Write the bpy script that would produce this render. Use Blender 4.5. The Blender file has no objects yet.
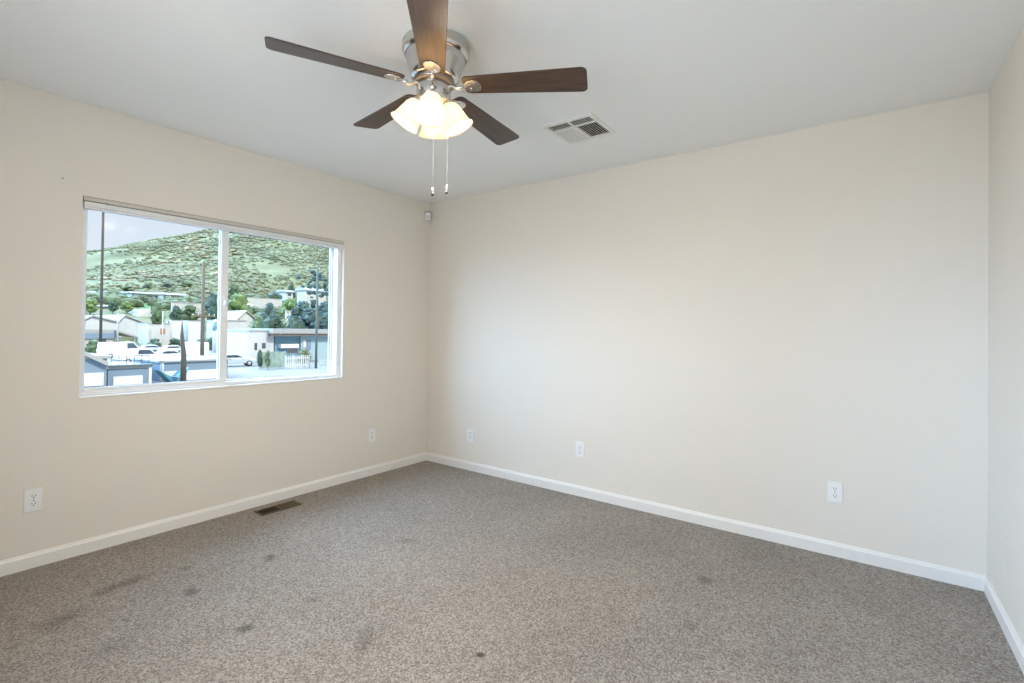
import bpy, bmesh, math, random
from mathutils import Vector, Matrix, noise
C = bpy.context.scene.collection
PI = math.pi
random.seed(7)
# ------------------------------------------------------------------ camera
FPX = 499.16; SHIFT = -15.58
CAM = Vector((3.4776, -3.3449, 1.2368))
FW = Vector((-0.59616368, 0.80280209, 0.00988265))
RT = Vector((0.8028515, 0.59604441, 0.01266998))
UP = Vector((-0.00428099, -0.01548768, 0.99987089))
cd = bpy.data.cameras.new('camera'); cam = bpy.data.objects.new('camera', cd); C.objects.link(cam)
M = Matrix.Identity(4)
for i in range(3):
    M[i][0] = RT[i]; M[i][1] = UP[i]; M[i][2] = -FW[i]; M[i][3] = CAM[i]
cam.matrix_world = M
cd.sensor_width = 36; cd.lens = FPX/1024*36; cd.shift_y = SHIFT/1024; cd.clip_start = .02; cd.clip_end = 3000
bpy.context.scene.camera = cam
# ------------------------------------------------------------------ sky, sun, light
SKY_STRENGTH = 1.0
w = bpy.data.worlds.new('sky'); bpy.context.scene.world = w; w.use_nodes = True
nt = w.node_tree; nt.nodes.clear()
tc = nt.nodes.new('ShaderNodeTexCoord'); sep = nt.nodes.new('ShaderNodeSeparateXYZ')
ramp = nt.nodes.new('ShaderNodeValToRGB'); bg = nt.nodes.new('ShaderNodeBackground'); out = nt.nodes.new('ShaderNodeOutputWorld')
nt.links.new(tc.outputs['Generated'], sep.inputs[0]); nt.links.new(sep.outputs[2], ramp.inputs[0])
cr = ramp.color_ramp
cr.elements[0].position = 0.0; cr.elements[0].color = (.55, .6, .62, 1)
cr.elements[1].position = 1.0; cr.elements[1].color = (1.0, 1.3, 1.8, 1)
for p, c in ((.06, (.74, .78, .84, 1)), (.12, (.64, .74, .86, 1)), (.20, (.54, .66, .84, 1)), (.45, (1.2, 1.5, 1.9, 1))):
    e = cr.elements.new(p); e.color = c
mp = nt.nodes.new('ShaderNodeMapping'); mp.inputs['Scale'].default_value = (2, 2, 5)
nz = nt.nodes.new('ShaderNodeTexNoise'); nz.inputs['Scale'].default_value = 1.3; nz.inputs['Detail'].default_value = 5
nr = nt.nodes.new('ShaderNodeValToRGB'); nr.color_ramp.elements[0].position = .35; nr.color_ramp.elements[1].position = .8
mx = nt.nodes.new('ShaderNodeMixRGB'); mx.inputs[2].default_value = (.74, .76, .82, 1)
nt.links.new(tc.outputs['Generated'], mp.inputs[0]); nt.links.new(mp.outputs[0], nz.inputs['Vector'])
nt.links.new(nz.outputs[0], nr.inputs[0]); nt.links.new(nr.outputs[0], mx.inputs[0]); nt.links.new(ramp.outputs[0], mx.inputs[1])
nt.links.new(mx.outputs[0], bg.inputs[0]); nt.links.new(bg.outputs[0], out.inputs[0]); bg.inputs[1].default_value = SKY_STRENGTH

def sun(name, frm, energy, angle, col):
    l = bpy.data.lights.new(name, 'SUN'); l.energy = energy; l.angle = math.radians(angle); l.color = col
    o = bpy.data.objects.new(name, l); C.objects.link(o)
    o.rotation_euler = Vector(frm).to_track_quat('Z', 'Y').to_euler(); o.location = Vector(frm)*20
    return o
sun('midday_sun', (.80, .12, .70), 3.0, .6, (1, .97, .9))           # lights the valley, stands behind the house
sun('window_fill_sun', (-.86, -.36, .26), 24.5, 106, (.38, .64, 1))          # broad second sun added to strengthen the sky light entering the window
REAR_W = 44  # fill lamp added behind the camera to brighten the room
l = bpy.data.lights.new('rear_fill_light', 'AREA'); l.shape = 'RECTANGLE'; l.size = 1.5; l.size_y = 1.3; l.energy = REAR_W; l.color = (.88, .94, 1)
o = bpy.data.objects.new('rear_fill_light', l); C.objects.link(o); o.location = (2.6, -4.0, 1.42)
o.rotation_euler = (PI/2+.30, 0, 0)                                           # faces +y, into the room
BULB_W = 7.5
vs = bpy.context.scene.view_settings
vs.view_transform = 'Standard'; vs.look = 'None'; vs.gamma = 1; vs.use_curve_mapping = False; vs.exposure = 0.21
# ------------------------------------------------------------------ helpers
def at(px, py, D=None, z=None):
    """point where the sight line of a photo pixel meets the plane x = -D (or the height z)"""
    d = FW*FPX + RT*(px-512) - UP*(py-341.5-SHIFT)
    t = (-D-CAM.x)/d.x if D is not None else (z-CAM.z)/d.z
    return CAM + d*t
def mat(name, col, rough=.6, metal=0, emit=None, es=0, var=0, vscale=5, bump=0, bscale=200, spec=.5, trans=0):
    m = bpy.data.materials.new(name); m.use_nodes = True; n = m.node_tree; b = n.nodes['Principled BSDF']
    b.inputs['Base Color'].default_value = (*col, 1); b.inputs['Roughness'].default_value = rough; b.inputs['Metallic'].default_value = metal
    b.inputs['Specular IOR Level'].default_value = spec
    if trans: b.inputs['Transmission Weight'].default_value = trans
    if emit: b.inputs['Emission Color'].default_value = (*emit, 1); b.inputs['Emission Strength'].default_value = es
    if var or bump:
        t = n.nodes.new('ShaderNodeTexCoord')
    if var:
        z = n.nodes.new('ShaderNodeTexNoise'); z.inputs['Scale'].default_value = vscale; z.inputs['Detail'].default_value = 6
        n.links.new(t.outputs['Object'], z.inputs['Vector'])
        r = n.nodes.new('ShaderNodeValToRGB'); r.color_ramp.elements[0].position = .3; r.color_ramp.elements[1].position = .7
        r.color_ramp.elements[0].color = (*[max(0, c*(1-var)) for c in col], 1); r.color_ramp.elements[1].color = (*[min(1, c*(1+var)) for c in col], 1)
        n.links.new(z.outputs[0], r.inputs[0]); n.links.new(r.outputs[0], b.inputs['Base Color'])
    if bump:
        z = n.nodes.new('ShaderNodeTexNoise'); z.inputs['Scale'].default_value = bscale; z.inputs['Detail'].default_value = 3
        n.links.new(t.outputs['Object'], z.inputs['Vector'])
        bp = n.nodes.new('ShaderNodeBump'); bp.inputs['Strength'].default_value = bump; bp.inputs['Distance'].default_value = .002
        n.links.new(z.outputs[0], bp.inputs['Height']); n.links.new(bp.outputs[0], b.inputs['Normal'])
    return m
class MB:
    def __init__(s): s.v = []; s.f = []; s.sm = []
    def add(s, vs_, fs, smooth=False):
        k = len(s.v); s.v += [Vector(v) for v in vs_]
        for f in fs: s.f.append([i+k for i in f]); s.sm.append(smooth)
        return s
    def box(s, a, b, mtx=None):
        (x0, y0, z0), (x1, y1, z1) = [min(p, q) for p, q in zip(a, b)], [max(p, q) for p, q in zip(a, b)]
        V = [Vector(p) for p in ((x0, y0, z0), (x1, y0, z0), (x1, y1, z0), (x0, y1, z0), (x0, y0, z1), (x1, y0, z1), (x1, y1, z1), (x0, y1, z1))]
        if mtx: V = [mtx @ p for p in V]
        return s.add(V, [(0, 3, 2, 1), (4, 5, 6, 7), (0, 1, 5, 4), (1, 2, 6, 5), (2, 3, 7, 6), (3, 0, 4, 7)])
    def prism(s, poly, a, b, axis='z', mtx=None, smooth=False):
        """extrude a 2D polygon from a to b along an axis; poly is (x,y) for z, (x,z) for y, (y,z) for x"""
        f = {'z': lambda p, h: Vector((p[0], p[1], h)), 'y': lambda p, h: Vector((p[0], h, p[1])), 'x': lambda p, h: Vector((h, p[0], p[1]))}[axis]
        n = len(poly); V = [f(p, a) for p in poly]+[f(p, b) for p in poly]
        if mtx: V = [mtx @ p for p in V]
        k = len(s.v); s.v += V
        s.f.append([k+i for i in range(n)]); s.sm.append(False); s.f.append([k+n+i for i in reversed(range(n))]); s.sm.append(False)
        for i in range(n): s.f.append([k+i, k+n+i, k+n+(i+1) % n, k+(i+1) % n]); s.sm.append(smooth)
        return s
    def lathe(s, prof, seg=48, mtx=None, cap=True):
        V = []; F = []
        for r, z in prof:
            for i in range(seg):
                a = 2*PI*i/seg; p = Vector((r*math.cos(a), r*math.sin(a), z)); V.append(mtx @ p if mtx else p)
        for j in range(len(prof)-1):
            for i in range(seg): F.append((j*seg+i, j*seg+(i+1) % seg, (j+1)*seg+(i+1) % seg, (j+1)*seg+i))
        s.add(V, F, True)
        if cap:
            k = len(s.v)-len(V)
            for j in (0, len(prof)-1):
                if prof[j][0] > 1e-5: s.f.append([k+j*seg+i for i in range(seg)]); s.sm.append(False)
        return s
    def tube(s, pts, r, seg=8):
        pts = [Vector(p) for p in pts]; V = []; F = []
        for j, p in enumerate(pts):
            d = (pts[min(j+1, len(pts)-1)]-pts[max(j-1, 0)]).normalized()
            a = d.orthogonal().normalized() if abs(d.z) > .99 else d.cross(Vector((0, 0, 1))).normalized()
            b = d.cross(a); rr = r[j] if isinstance(r, (list, tuple)) else r
            for i in range(seg): t = 2*PI*i/seg; V.append(p+a*rr*math.cos(t)+b*rr*math.sin(t))
        for j in range(len(pts)-1):
            for i in range(seg): F.append((j*seg+i, j*seg+(i+1) % seg, (j+1)*seg+(i+1) % seg, (j+1)*seg+i))
        s.add(V, F, True); k = len(s.v)-len(V)
        for base in (0, (len(pts)-1)*seg): s.f.append([k+base+i for i in range(seg)]); s.sm.append(False)
        return s
    def blob(s, c, rad, sub=1, jit=.2, rnd=random):
        bm = bmesh.new(); bmesh.ops.create_icosphere(bm, subdivisions=sub, radius=1)
        V = [Vector(c)+Vector((v.co.x*rad[0], v.co.y*rad[1], v.co.z*rad[2]))*(1+rnd.uniform(-jit, jit)) for v in bm.verts]
        F = [[v.index for v in f.verts] for f in bm.faces]; bm.free()
        return s.add(V, F, False)
    def build(s, name, m, parent=None, bevel=0, seg=2, thick=0):
        me = bpy.data.meshes.new(name); me.from_pydata([tuple(v) for v in s.v], [], s.f); me.materials.append(m)
        me.polygons.foreach_set('use_smooth', s.sm)
        bm = bmesh.new(); bm.from_mesh(me); bmesh.ops.recalc_face_normals(bm, faces=bm.faces); bm.to_mesh(me); bm.free()
        o = bpy.data.objects.new(name, me); C.objects.link(o); o.parent = parent
        if thick: md = o.modifiers.new('solid', 'SOLIDIFY'); md.thickness = thick; md.offset = 0
        if bevel: md = o.modifiers.new('bevel', 'BEVEL'); md.width = bevel; md.segments = seg; md.limit_method = 'ANGLE'; md.angle_limit = math.radians(40)
        return o
def tag(o, label, cat, group=None, kind=None):
    o['label'] = label; o['category'] = cat
    if group: o['group'] = group
    if kind: o['kind'] = kind
    return o
def struct(o, label=None, cat=None):
    o['kind'] = 'structure'
    if label: o['label'] = label
    if cat: o['category'] = cat
    return o
def empty(name, loc=(0, 0, 0), rz=0):
    o = bpy.data.objects.new(name, None); C.objects.link(o); o.location = loc; o.rotation_euler = (0, 0, rz); o.empty_display_size = .1
    return o
def copy_tree(o, parent=None):
    c = o.copy(); C.objects.link(c); c.parent = parent
    for ch in list(o.children): copy_tree(ch, c)
    return c
# ------------------------------------------------------------------ materials
M_wall = mat('cream_wall_paint', (.795, .744, .662), .85, bump=.25, bscale=90, spec=.2)
M_ceil = mat('white_ceiling_paint', (.91, .92, .90), .9, bump=.35, bscale=70, spec=.15)
M_trim = mat('white_trim_paint', (.84, .82, .78), .4)
M_vinyl = mat('white_vinyl', (.85, .86, .87), .35)
M_plate = mat('white_plastic', (.86, .85, .84), .3)
M_slot = mat('dark_slot', (.03, .03, .03), .6)
M_grey = mat('grey_rubber_seal', (.18, .19, .2), .7)
M_nickel = mat('brushed_nickel', (.62, .60, .57), .18, 1, bump=.05, bscale=300)
M_blind = mat('white_blind', (.88, .88, .88), .5); M_head = mat('beige_headrail', (.60, .56, .50), .5)
def carpet():
    m = bpy.data.materials.new('speckled_beige_carpet'); m.use_nodes = True; n = m.node_tree; b = n.nodes['Principled BSDF']
    b.inputs['Roughness'].default_value = .95; b.inputs['Specular IOR Level'].default_value = .1
    b.inputs['Sheen Weight'].default_value = .15
    N = n.nodes.new; L = n.links.new
    t = N('ShaderNodeTexCoord')
    v = N('ShaderNodeTexVoronoi'); v.inputs['Scale'].default_value = 165; L(t.outputs['Object'], v.inputs['Vector'])
    s = N('ShaderNodeSeparateColor'); L(v.outputs['Color'], s.inputs[0])
    r = N('ShaderNodeValToRGB'); L(s.outputs[0], r.inputs[0]); e = r.color_ramp
    e.elements[0].position = 0; e.elements[0].color = (.175, .142, .113, 1); e.elements[1].position = 1; e.elements[1].color = (.455, .398, .34, 1)
    for p, c in ((.3, (.245, .208, .172, 1)), (.65, (.34, .295, .25, 1))):
        k = e.elements.new(p); k.color = c
    # broad uneven wear
    z = N('ShaderNodeTexNoise'); z.inputs['Scale'].default_value = 1.6; z.inputs['Detail'].default_value = 5; L(t.outputs['Object'], z.inputs['Vector'])
    zr = N('ShaderNodeMapRange'); zr.inputs[1].default_value = .3; zr.inputs[2].default_value = .7; zr.inputs[3].default_value = .88; zr.inputs[4].default_value = 1.08; L(z.outputs[0], zr.inputs[0])
    fac = zr.outputs[0]
    # stains, each with a ragged outline
    zn = N('ShaderNodeTexNoise'); zn.inputs['Scale'].default_value = 14; zn.inputs['Detail'].default_value = 4; L(t.outputs['Object'], zn.inputs['Vector'])
    for x, y, rx, ry, d in STAINS:
        mpn = N('ShaderNodeMapping'); mpn.vector_type = 'TEXTURE'; mpn.inputs['Location'].default_value = (x, y, 0); mpn.inputs['Rotation'].default_value = (0, 0, x*3)
        mpn.inputs['Scale'].default_value = (rx, ry, 1); L(t.outputs['Object'], mpn.inputs[0])
        ln = N('ShaderNodeVectorMath'); ln.operation = 'LENGTH'; L(mpn.outputs[0], ln.inputs[0])
        ad = N('ShaderNodeMath'); ad.operation = 'ADD'; L(ln.outputs['Value'], ad.inputs[0]); L(zn.outputs[0], ad.inputs[1])
        rg = N('ShaderNodeMapRange'); rg.inputs[1].default_value = .75; rg.inputs[2].default_value = 1.5; rg.inputs[3].default_value = 1-d; rg.inputs[4].default_value = 1; L(ad.outputs[0], rg.inputs[0])
        mu = N('ShaderNodeMath'); mu.operation = 'MULTIPLY'; L(fac, mu.inputs[0]); L(rg.outputs[0], mu.inputs[1]); fac = mu.outputs[0]
    sc = N('ShaderNodeVectorMath'); sc.operation = 'SCALE'; L(r.outputs[0], sc.inputs[0]); L(fac, sc.inputs['Scale'])
    L(sc.outputs[0], b.inputs['Base Color'])
    bp = N('ShaderNodeBump'); bp.inputs['Strength'].default_value = .9; bp.inputs['Distance'].default_value = .006
    inv = N('ShaderNodeMath'); inv.operation = 'SUBTRACT'; inv.inputs[0].default_value = 1; L(v.outputs['Distance'], inv.inputs[1]); L(inv.outputs[0], bp.inputs['Height'])
    L(bp.outputs[0], b.inputs['Normal'])
    return m
STAINS = [(.56, -2.53, .16, .06, 0.42), (.62, -2.27, .05, .04, 0.30), (.89, -2.35, .07, .04, 0.48), (.84, -1.95, .07, .04, 0.48), (1.38, -2.33, .05, .035, 0.60),
          (1.84, -2.09, .13, .05, 0.30), (2.25, -1.87, .028, .018, 0.80), (2.77, -.74, .06, .05, 0.45), (1.39, -2.05, .05, .03, 0.27), (2.83, -1.18, .05, .03, 0.22),
          (.71, -2.77, .12, .07, 0.38), (1.25, -1.35, .12, .05, 0.18), (3.04, -1.26, .03, .03, 0.30), (1.1, -2.7, .12, .08, 0.22)]
M_carpet = carpet()
# ------------------------------------------------------------------ room shell
H = 2.44; W = 3.891; YB = -3.76; RA = .0283; T = .16
def rx(y): return W - math.tan(RA)*y            # inner face of the right wall at depth y
struct(MB().prism([(-T, T), (W+T, T), (rx(YB)+T, YB-T), (-T, YB-T)], -.12, 0).build('floor', M_carpet))
struct(MB().prism([(-T, T), (W+T, T), (rx(YB)+T, YB-T), (-T, YB-T)], H, H+.15).build('ceiling', M_ceil))
WY0, WY1, WZ0, WZ1 = -2.571, -.938, .838, 1.941   # window opening in the left wall
m = MB(); m.box((-T, YB-T, 0), (0, WY0, H)); m.box((-T, WY1, 0), (0, T, H)); m.box((-T, WY0, 0), (0, WY1, WZ0)); m.box((-T, WY0, WZ1), (0, WY1, H))
struct(m.build('wall_left', M_wall))
struct(MB().box((0, 0, 0), (W+T, T, H)).build('wall_back', M_wall))
struct(MB().prism([(W, 0), (W+T, 0), (rx(YB)+T, YB), (rx(YB), YB)], 0, H).build('wall_right', M_wall))
RX0, RX1, RZ0, RZ1 = 1.9, 3.3, .92, 2.08  # opening added in the unseen rear wall for the fill lamp
m = MB(); m.box((0, YB-T, 0), (RX0, YB, H)); m.box((RX1, YB-T, 0), (rx(YB)+T, YB, H)); m.box((RX0, YB-T, 0), (RX1, YB, RZ0)); m.box((RX0, YB-T, RZ1), (RX1, YB, H))
struct(m.build('wall_rear', M_wall))
# baseboards: flat board with an eased top edge
bt = .014; bh = .075
bprof = [(0, 0), (bt, 0), (bt, bh-.016), (bt*.62, bh-.008), (bt*.45, bh), (0, bh)]
struct(MB().prism(bprof, YB, 0, 'y').build('baseboard_left', M_trim))
struct(MB().prism([(-p[0], p[1]) for p in bprof], 0, W, 'x').build('baseboard_back', M_trim))
rm = Matrix.Translation((W, 0, 0)) @ Matrix.Rotation(RA, 4, 'Z')
struct(MB().prism([(-p[0], p[1]) for p in bprof], 0, YB/math.cos(RA), 'y', rm).build('baseboard_right', M_trim))
struct(MB().prism([(YB+p[0], p[1]) for p in bprof], bt, rx(YB)-bt, 'x').build('baseboard_rear', M_trim))
# ------------------------------------------------------------------ window in the left wall
def ring(m, x0, x1, y0, y1, z0, z1, w0, w1=None, wt=None, wb=None):
    w1 = w0 if w1 is None else w1; wt = w0 if wt is None else wt; wb = w0 if wb is None else wb
    m.box((x0, y0, z0), (x1, y0+w0, z1)); m.box((x0, y1-w1, z0), (x1, y1, z1))
    m.box((x0, y0+w0, z1-wt), (x1, y1-w1, z1)); m.box((x0, y0+w0, z0), (x1, y1-w1, z0+wb)); return m
M_glass = bpy.data.materials.new('window_glass'); M_glass.use_nodes = True
n = M_glass.node_tree; n.nodes.remove(n.nodes['Principled BSDF'])
tr = n.nodes.new('ShaderNodeBsdfTransparent'); tr.inputs[0].default_value = (.97, .985, .98, 1); gl = n.nodes.new('ShaderNodeBsdfGlossy'); gl.inputs['Roughness'].default_value = .1
ms = n.nodes.new('ShaderNodeMixShader'); ms.inputs[0].default_value = .001
n.links.new(tr.outputs[0], ms.inputs[1]); n.links.new(gl.outputs[0], ms.inputs[2]); n.links.new(ms.outputs[0], n.nodes['Material Output'].inputs[0])
win = struct(empty('window_1', (0, (WY0+WY1)/2, WZ0)), 'white vinyl two-pane sliding window in the cream left wall', 'window')
def wl(m, name, mt, parent=win, bevel=.002):
    o = m.build(name, mt, parent, bevel); 
    if parent is win: o.matrix_parent_inverse = Matrix.Translation(-Vector(win.location))
    return o
RC = .035                                         # frame sits this far back from the wall face
m = MB(); ring(m, -.150, -RC, WY0, WY1, WZ0+.012, WZ1, .016, .034, .03, .022)
ring(m, -RC, -RC+.004, WY0, WY1, WZ0+.012, WZ1, .008, .012, .012, .010)
wl(m, 'window_frame', M_vinyl)
wl(MB().box((-.15, WY0, WZ0), (.002, WY1, WZ0+.012)), 'sill', M_trim, bevel=.004)
ymid = -1.822
# sliding sash (left in the photo) in the inner track, fixed pane behind
m = MB(); ring(m, -.075, -.045, WY0+.016, ymid+.026, WZ0+.034, WZ1-.03, .016, .048, .03, .020)
sash = wl(m, 'sash', M_vinyl)
o = MB().box((-.062, WY0+.032, WZ0+.054), (-.058, ymid-.020, WZ1-.058)).build('glass_pane', M_glass, sash)
m = MB(); ring(m, -.066, -.054, WY0+.031, ymid-.019, WZ0+.053, WZ1-.057, .003)
m.build('glazing_seal', M_grey, sash)
m = MB(); m.box((-.045, ymid-.004, 1.36), (-.033, ymid+.012, 1.44)); m.box((-.036, ymid-.001, 1.385), (-.022, ymid+.008, 1.415))
m.build('sash_lock', M_vinyl, sash, .002)
m = MB(); ring(m, -.125, -.095, ymid-.005, WY1-.034, WZ0+.034, WZ1-.03, .045, .012, .022, .012)
fx = wl(m, 'fixed_sash', M_vinyl)
MB().box((-.112, ymid+.038, WZ0+.046), (-.108, WY1-.046, WZ1-.052)).build('glass_pane', M_glass, fx)
m = MB(); ring(m, -.116, -.104, ymid+.037, WY1-.045, WZ0+.045, WZ1-.051, .003)
m.build('glazing_seal', M_grey, fx)
# unseen rear window (behind the camera), added to let the fill lamp in
fill_win = struct(empty('fill_window', ((RX0+RX1)/2, YB, RZ0)), 'white framed window added in the rear wall, unseen, for the fill light', 'window')
m = MB()
for a, b in (((RX0, RZ0), (RX0+.04, RZ1)), ((RX1-.04, RZ0), (RX1, RZ1)), ((RX0, RZ0), (RX1, RZ0+.04)), ((RX0, RZ1-.04), (RX1, RZ1)), ((2.57, RZ0), (2.63, RZ1))):
    m.box((a[0], YB-.11, a[1]), (b[0], YB-.05, b[1]))
o = m.build('window_frame', M_vinyl, fill_win, .002); o.matrix_parent_inverse = Matrix.Translation(-Vector(fill_win.location))
# ------------------------------------------------------------------ raised mini blind at the window head
bl = tag(empty('window_blind', (0, -1.75, WZ1)), 'white mini blind raised to the top of the sliding window', 'blind')
def bp_(m, name, mt, bevel=.0015):
    o = m.build(name, mt, bl, bevel); o.matrix_parent_inverse = Matrix.Translation(-Vector(bl.location)); return o
m = MB(); m.box((-.030, WY0+.004, WZ1-.024), (.000, WY1-.004, WZ1-.003)); m.box((.000, WY0+.002, WZ1-.0045), (.003, WY1-.002, WZ1-.002))
bp_(m, 'headrail', M_head)
m = MB()
for k in range(10):
    z = WZ1-.031-.0026*k
    m.box((-.026, WY0+.008, z-.0011), (.004, WY1-.008, z+.0011))
bp_(m, 'slat_stack', M_blind, 0)
bp_(MB().box((-.026, WY0+.008, WZ1-.066), (.004, WY1-.008, WZ1-.0575)), 'bottom_rail', M_blind)
for y in (-2.40, -1.95, -1.5, -1.05): bp_(MB().box((.004, y-.0015, WZ1-.067), (.005, y+.0015, WZ1-.026)), 'ladder_cord', M_plate, 0)
bp_(MB().tube([(.006, WY0+.10, WZ1-.022), (.010, WY0+.10, WZ1-.034)], .004), 'wand_hook', M_nickel, 0)
# ------------------------------------------------------------------ outlets
def outlet(loc, rz, label, group='duplex wall outlets'):
    t = tag(empty('wall_outlet', loc, rz), label, 'outlet', group)
    # local frame: x along wall, y out of wall
    MB().box((-.036, 0, -.058), (.036, .0055, .058)).build('cover_plate', M_plate, t, .003)
    for s in (-1, 1):
        f = MB().prism([(.0165*math.cos(a)*1.0, s*.0195+max(-.0125, min(.0125, .0165*math.sin(a)))) for a in [2*PI*i/24 for i in range(24)]], .004, .0075, 'y').build('socket', M_plate, t)
        m = MB(); z = s*.0195
        m.box((-.0078, .007, z-.001), (-.0052, .0080, z+.0075)); m.box((.0052, .007, z), (.0078, .0080, z+.007))
        m.prism([(.0028*math.cos(a), z-.0065+.0028*math.sin(a)) for a in [2*PI*i/12 for i in range(12)]], .007, .0080, 'y')
        m.build('slots', M_slot, f)
    MB().prism([(.003*math.cos(a), .003*math.sin(a)) for a in [2*PI*i/12 for i in range(12)]], .004, .0065, 'y').build('screw', M_nickel, t)
outlet((0, -2.742, .343), -PI/2, 'white duplex outlet low on the left wall below the window, nearest the camera')
outlet((0, -.640, .335), -PI/2, 'white duplex outlet on the left wall just left of the room corner')
outlet((.552, 0, .308), PI, 'white duplex outlet on the back wall just right of the room corner')
outlet((1.648, 0, .348), PI, 'white duplex outlet in the middle stretch of the back wall')
outlet((3.267, 0, .355), PI, 'white duplex outlet toward the right end of the back wall')
cv = tag(empty('blank_cover', (rx(-.33), -.33, .30), PI/2+RA), 'painted cover plate low on the right wall, hardly visible', 'cover plate')
MB().box((-.036, 0, -.058), (.036, .004, .058)).build('plate', M_wall, cv, .002)
for s in (-1, 1): MB().lathe([(.003, 0), (.003, .0012), (0, .0016)], 12, Matrix.Translation((0, .004, s*.042)) @ Matrix.Rotation(-PI/2, 4, 'X')).build('screw', M_wall, cv)
# nail left in the wall beside the window
nl = tag(MB().lathe([(.0015, 0), (.0015, .010), (.0042, .010), (.0044, .0115), (0, .0125)], 14, Matrix.Translation((0, -2.658, 2.010)) @ Matrix.Rotation(PI/2, 4, 'Y')).build('nail', mat('dull_steel', (.30, .28, .25), .5, .3)),
         'small nail in the left wall above the window\'s left end', 'nail')
# motion sensor in the corner
ms_ = tag(empty('motion_sensor', (.006, -.03, 2.315), PI/4), 'small white motion sensor mounted high in the room corner', 'sensor')
# local +x points... rotate so that -y' faces the room
ms_.rotation_euler = (0, 0, PI/4)
prof = [(-.030, -.014), (-.030, -.040), (-.022, -.056), (-.008, -.062), (.008, -.062), (.022, -.056), (.030, -.040), (.030, -.014)]
MB().prism(prof, -.050, .024, 'z').build('case', M_plate, ms_, .004)
MB().prism([(-.024, -.050), (-.017, -.060), (0, -.0655), (.017, -.060), (.024, -.050)], -.040, -.006, 'z').build('lens', mat('milky_lens', (.72, .70, .66), .25), ms_, .002)
MB().prism([(-.031, -.012), (-.031, -.042), (-.022, -.0575), (0, -.0635), (.022, -.0575), (.031, -.042), (.031, -.012)], .024, .034, 'z').build('top_cap', mat('grey_plastic', (.25, .23, .2), .5), ms_, .002)
# ------------------------------------------------------------------ ceiling register (four-way)
cvn = tag(empty('ceiling_register', (2.03, -.748, H)), 'white four-way air register in the ceiling beyond the fan', 'vent')
hx, hy = .162, .165
m = MB(); F_ = .026; Z_ = -.010
m.box((-hx, -hy, Z_), (-hx+F_, hy, 0)); m.box((hx-F_, -hy, Z_), (hx, hy, 0)); m.box((-hx+F_, -hy, Z_), (hx-F_, -hy+F_, 0)); m.box((-hx+F_, hy-F_, Z_), (hx-F_, hy, 0))
m.box((-.006, -hy+F_, Z_), (.006, hy-F_, -.002)); m.box((-hx+F_, -.066, Z_), (-.006, -.054, -.002)); m.box((.006, -.066, Z_), (hx-F_, -.054, -.002))
m.build('face_frame', M_trim, cvn)
m = MB()
for s in (-1, 1):
    for k in range(8):
        x = s*(.016+.0155*k); R_ = Matrix.Translation((x, .039, -.006)) @ Matrix.Rotation(math.radians(40 if s < 0 else 55)*(-s), 4, 'Y')
        m.box((-.0006, -.092, -.007), (.0006, .092, .007), R_)
for k in range(4):
    y = -.128+.0175*k; R_ = Matrix.Translation((0, y, -.006)) @ Matrix.Rotation(math.radians(-50), 4, 'X')
    m.box((-.134, -.0006, -.007), (.134, .0006, .007), R_)
m.build('louvers', M_trim, cvn)
MB().box((-hx+.02, -hy+.02, -.0012), (hx-.02, hy-.02, -.0004)).build('duct_shadow_box', mat('duct_shade', (.035, .033, .028), .8), cvn)  # thin dark sheet, painted as the shade inside the duct
MB().box((-.003, -.075, -.022), (.003, -.062, -.006)).build('damper_lever', M_trim, cvn, .001)
# ------------------------------------------------------------------ floor register
M_reg = mat('brown_register_metal', (.115, .08, .042), .5, .3)
fr = tag(empty('floor_register', (.155, -1.53, 0)), 'brown metal floor register in the carpet below the window', 'vent')
gx, gy = .058, .140
m = MB(); m.box((-gx, -gy, .0), (-gx+.012, gy, .006)); m.box((gx-.012, -gy, 0), (gx, gy, .006)); m.box((-gx, -gy, 0), (gx, -gy+.012, .006)); m.box((-gx, gy-.012, 0), (gx, gy, .006)); m.box((-gx, -.004, 0), (gx, .004, .006))
m.build('frame', M_reg, fr, .0015)
m = MB()
for k in range(26):
    y = -gy+.016+k*(2*gy-.032)/25
    a = -45 if y > 0 else 45
    m.box((-gx+.01, -.0008, -.004), (gx-.01, .0008, .006), Matrix.Translation((0, y, .0015)) @ Matrix.Rotation(math.radians(a), 4, 'X'))
m.build('louvers', M_reg, fr)
MB().box((-gx+.006, -gy+.006, .0002), (gx-.006, gy-.006, .0008)).build('duct_shade_sheet', M_slot, fr)  # flat dark sheet standing in for the shade under the louvers
# ------------------------------------------------------------------ ceiling fan
FX, FY = 1.961, -1.862
ZB = 2.262
def wood():
    m = bpy.data.materials.new('dark_walnut'); m.use_nodes = True; n = m.node_tree; b = n.nodes['Principled BSDF']; b.inputs['Roughness'].default_value = .38
    t = n.nodes.new('ShaderNodeTexCoord'); mp = n.nodes.new('ShaderNodeMapping'); mp.inputs['Scale'].default_value = (1.5, 22, 22)
    z = n.nodes.new('ShaderNodeTexNoise'); z.inputs['Scale'].default_value = 3; z.inputs['Detail'].default_value = 8; z.inputs['Roughness'].default_value = .65
    r = n.nodes.new('ShaderNodeValToRGB'); r.color_ramp.elements[0].position = .3; r.color_ramp.elements[1].position = .72
    r.color_ramp.elements[0].color = (.022, .012, .007, 1); r.color_ramp.elements[1].color = (.115, .058, .030, 1)
    n.links.new(t.outputs['Object'], mp.inputs[0]); n.links.new(mp.outputs[0], z.inputs['Vector']); n.links.new(z.outputs[0], r.inputs[0]); n.links.new(r.outputs[0], b.inputs['Base Color'])
    return m
M_wood = wood()
fan = tag(empty('ceiling_fan', (FX, FY, H)), 'brushed nickel ceiling fan with five dark walnut blades and four lit glass shades', 'ceiling fan')
fan.rotation_euler = (-.030, .031, 0); fan.location.z = H-.002     # it hangs a little out of level
O = -H   # part z coordinates are relative to the ceiling
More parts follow.
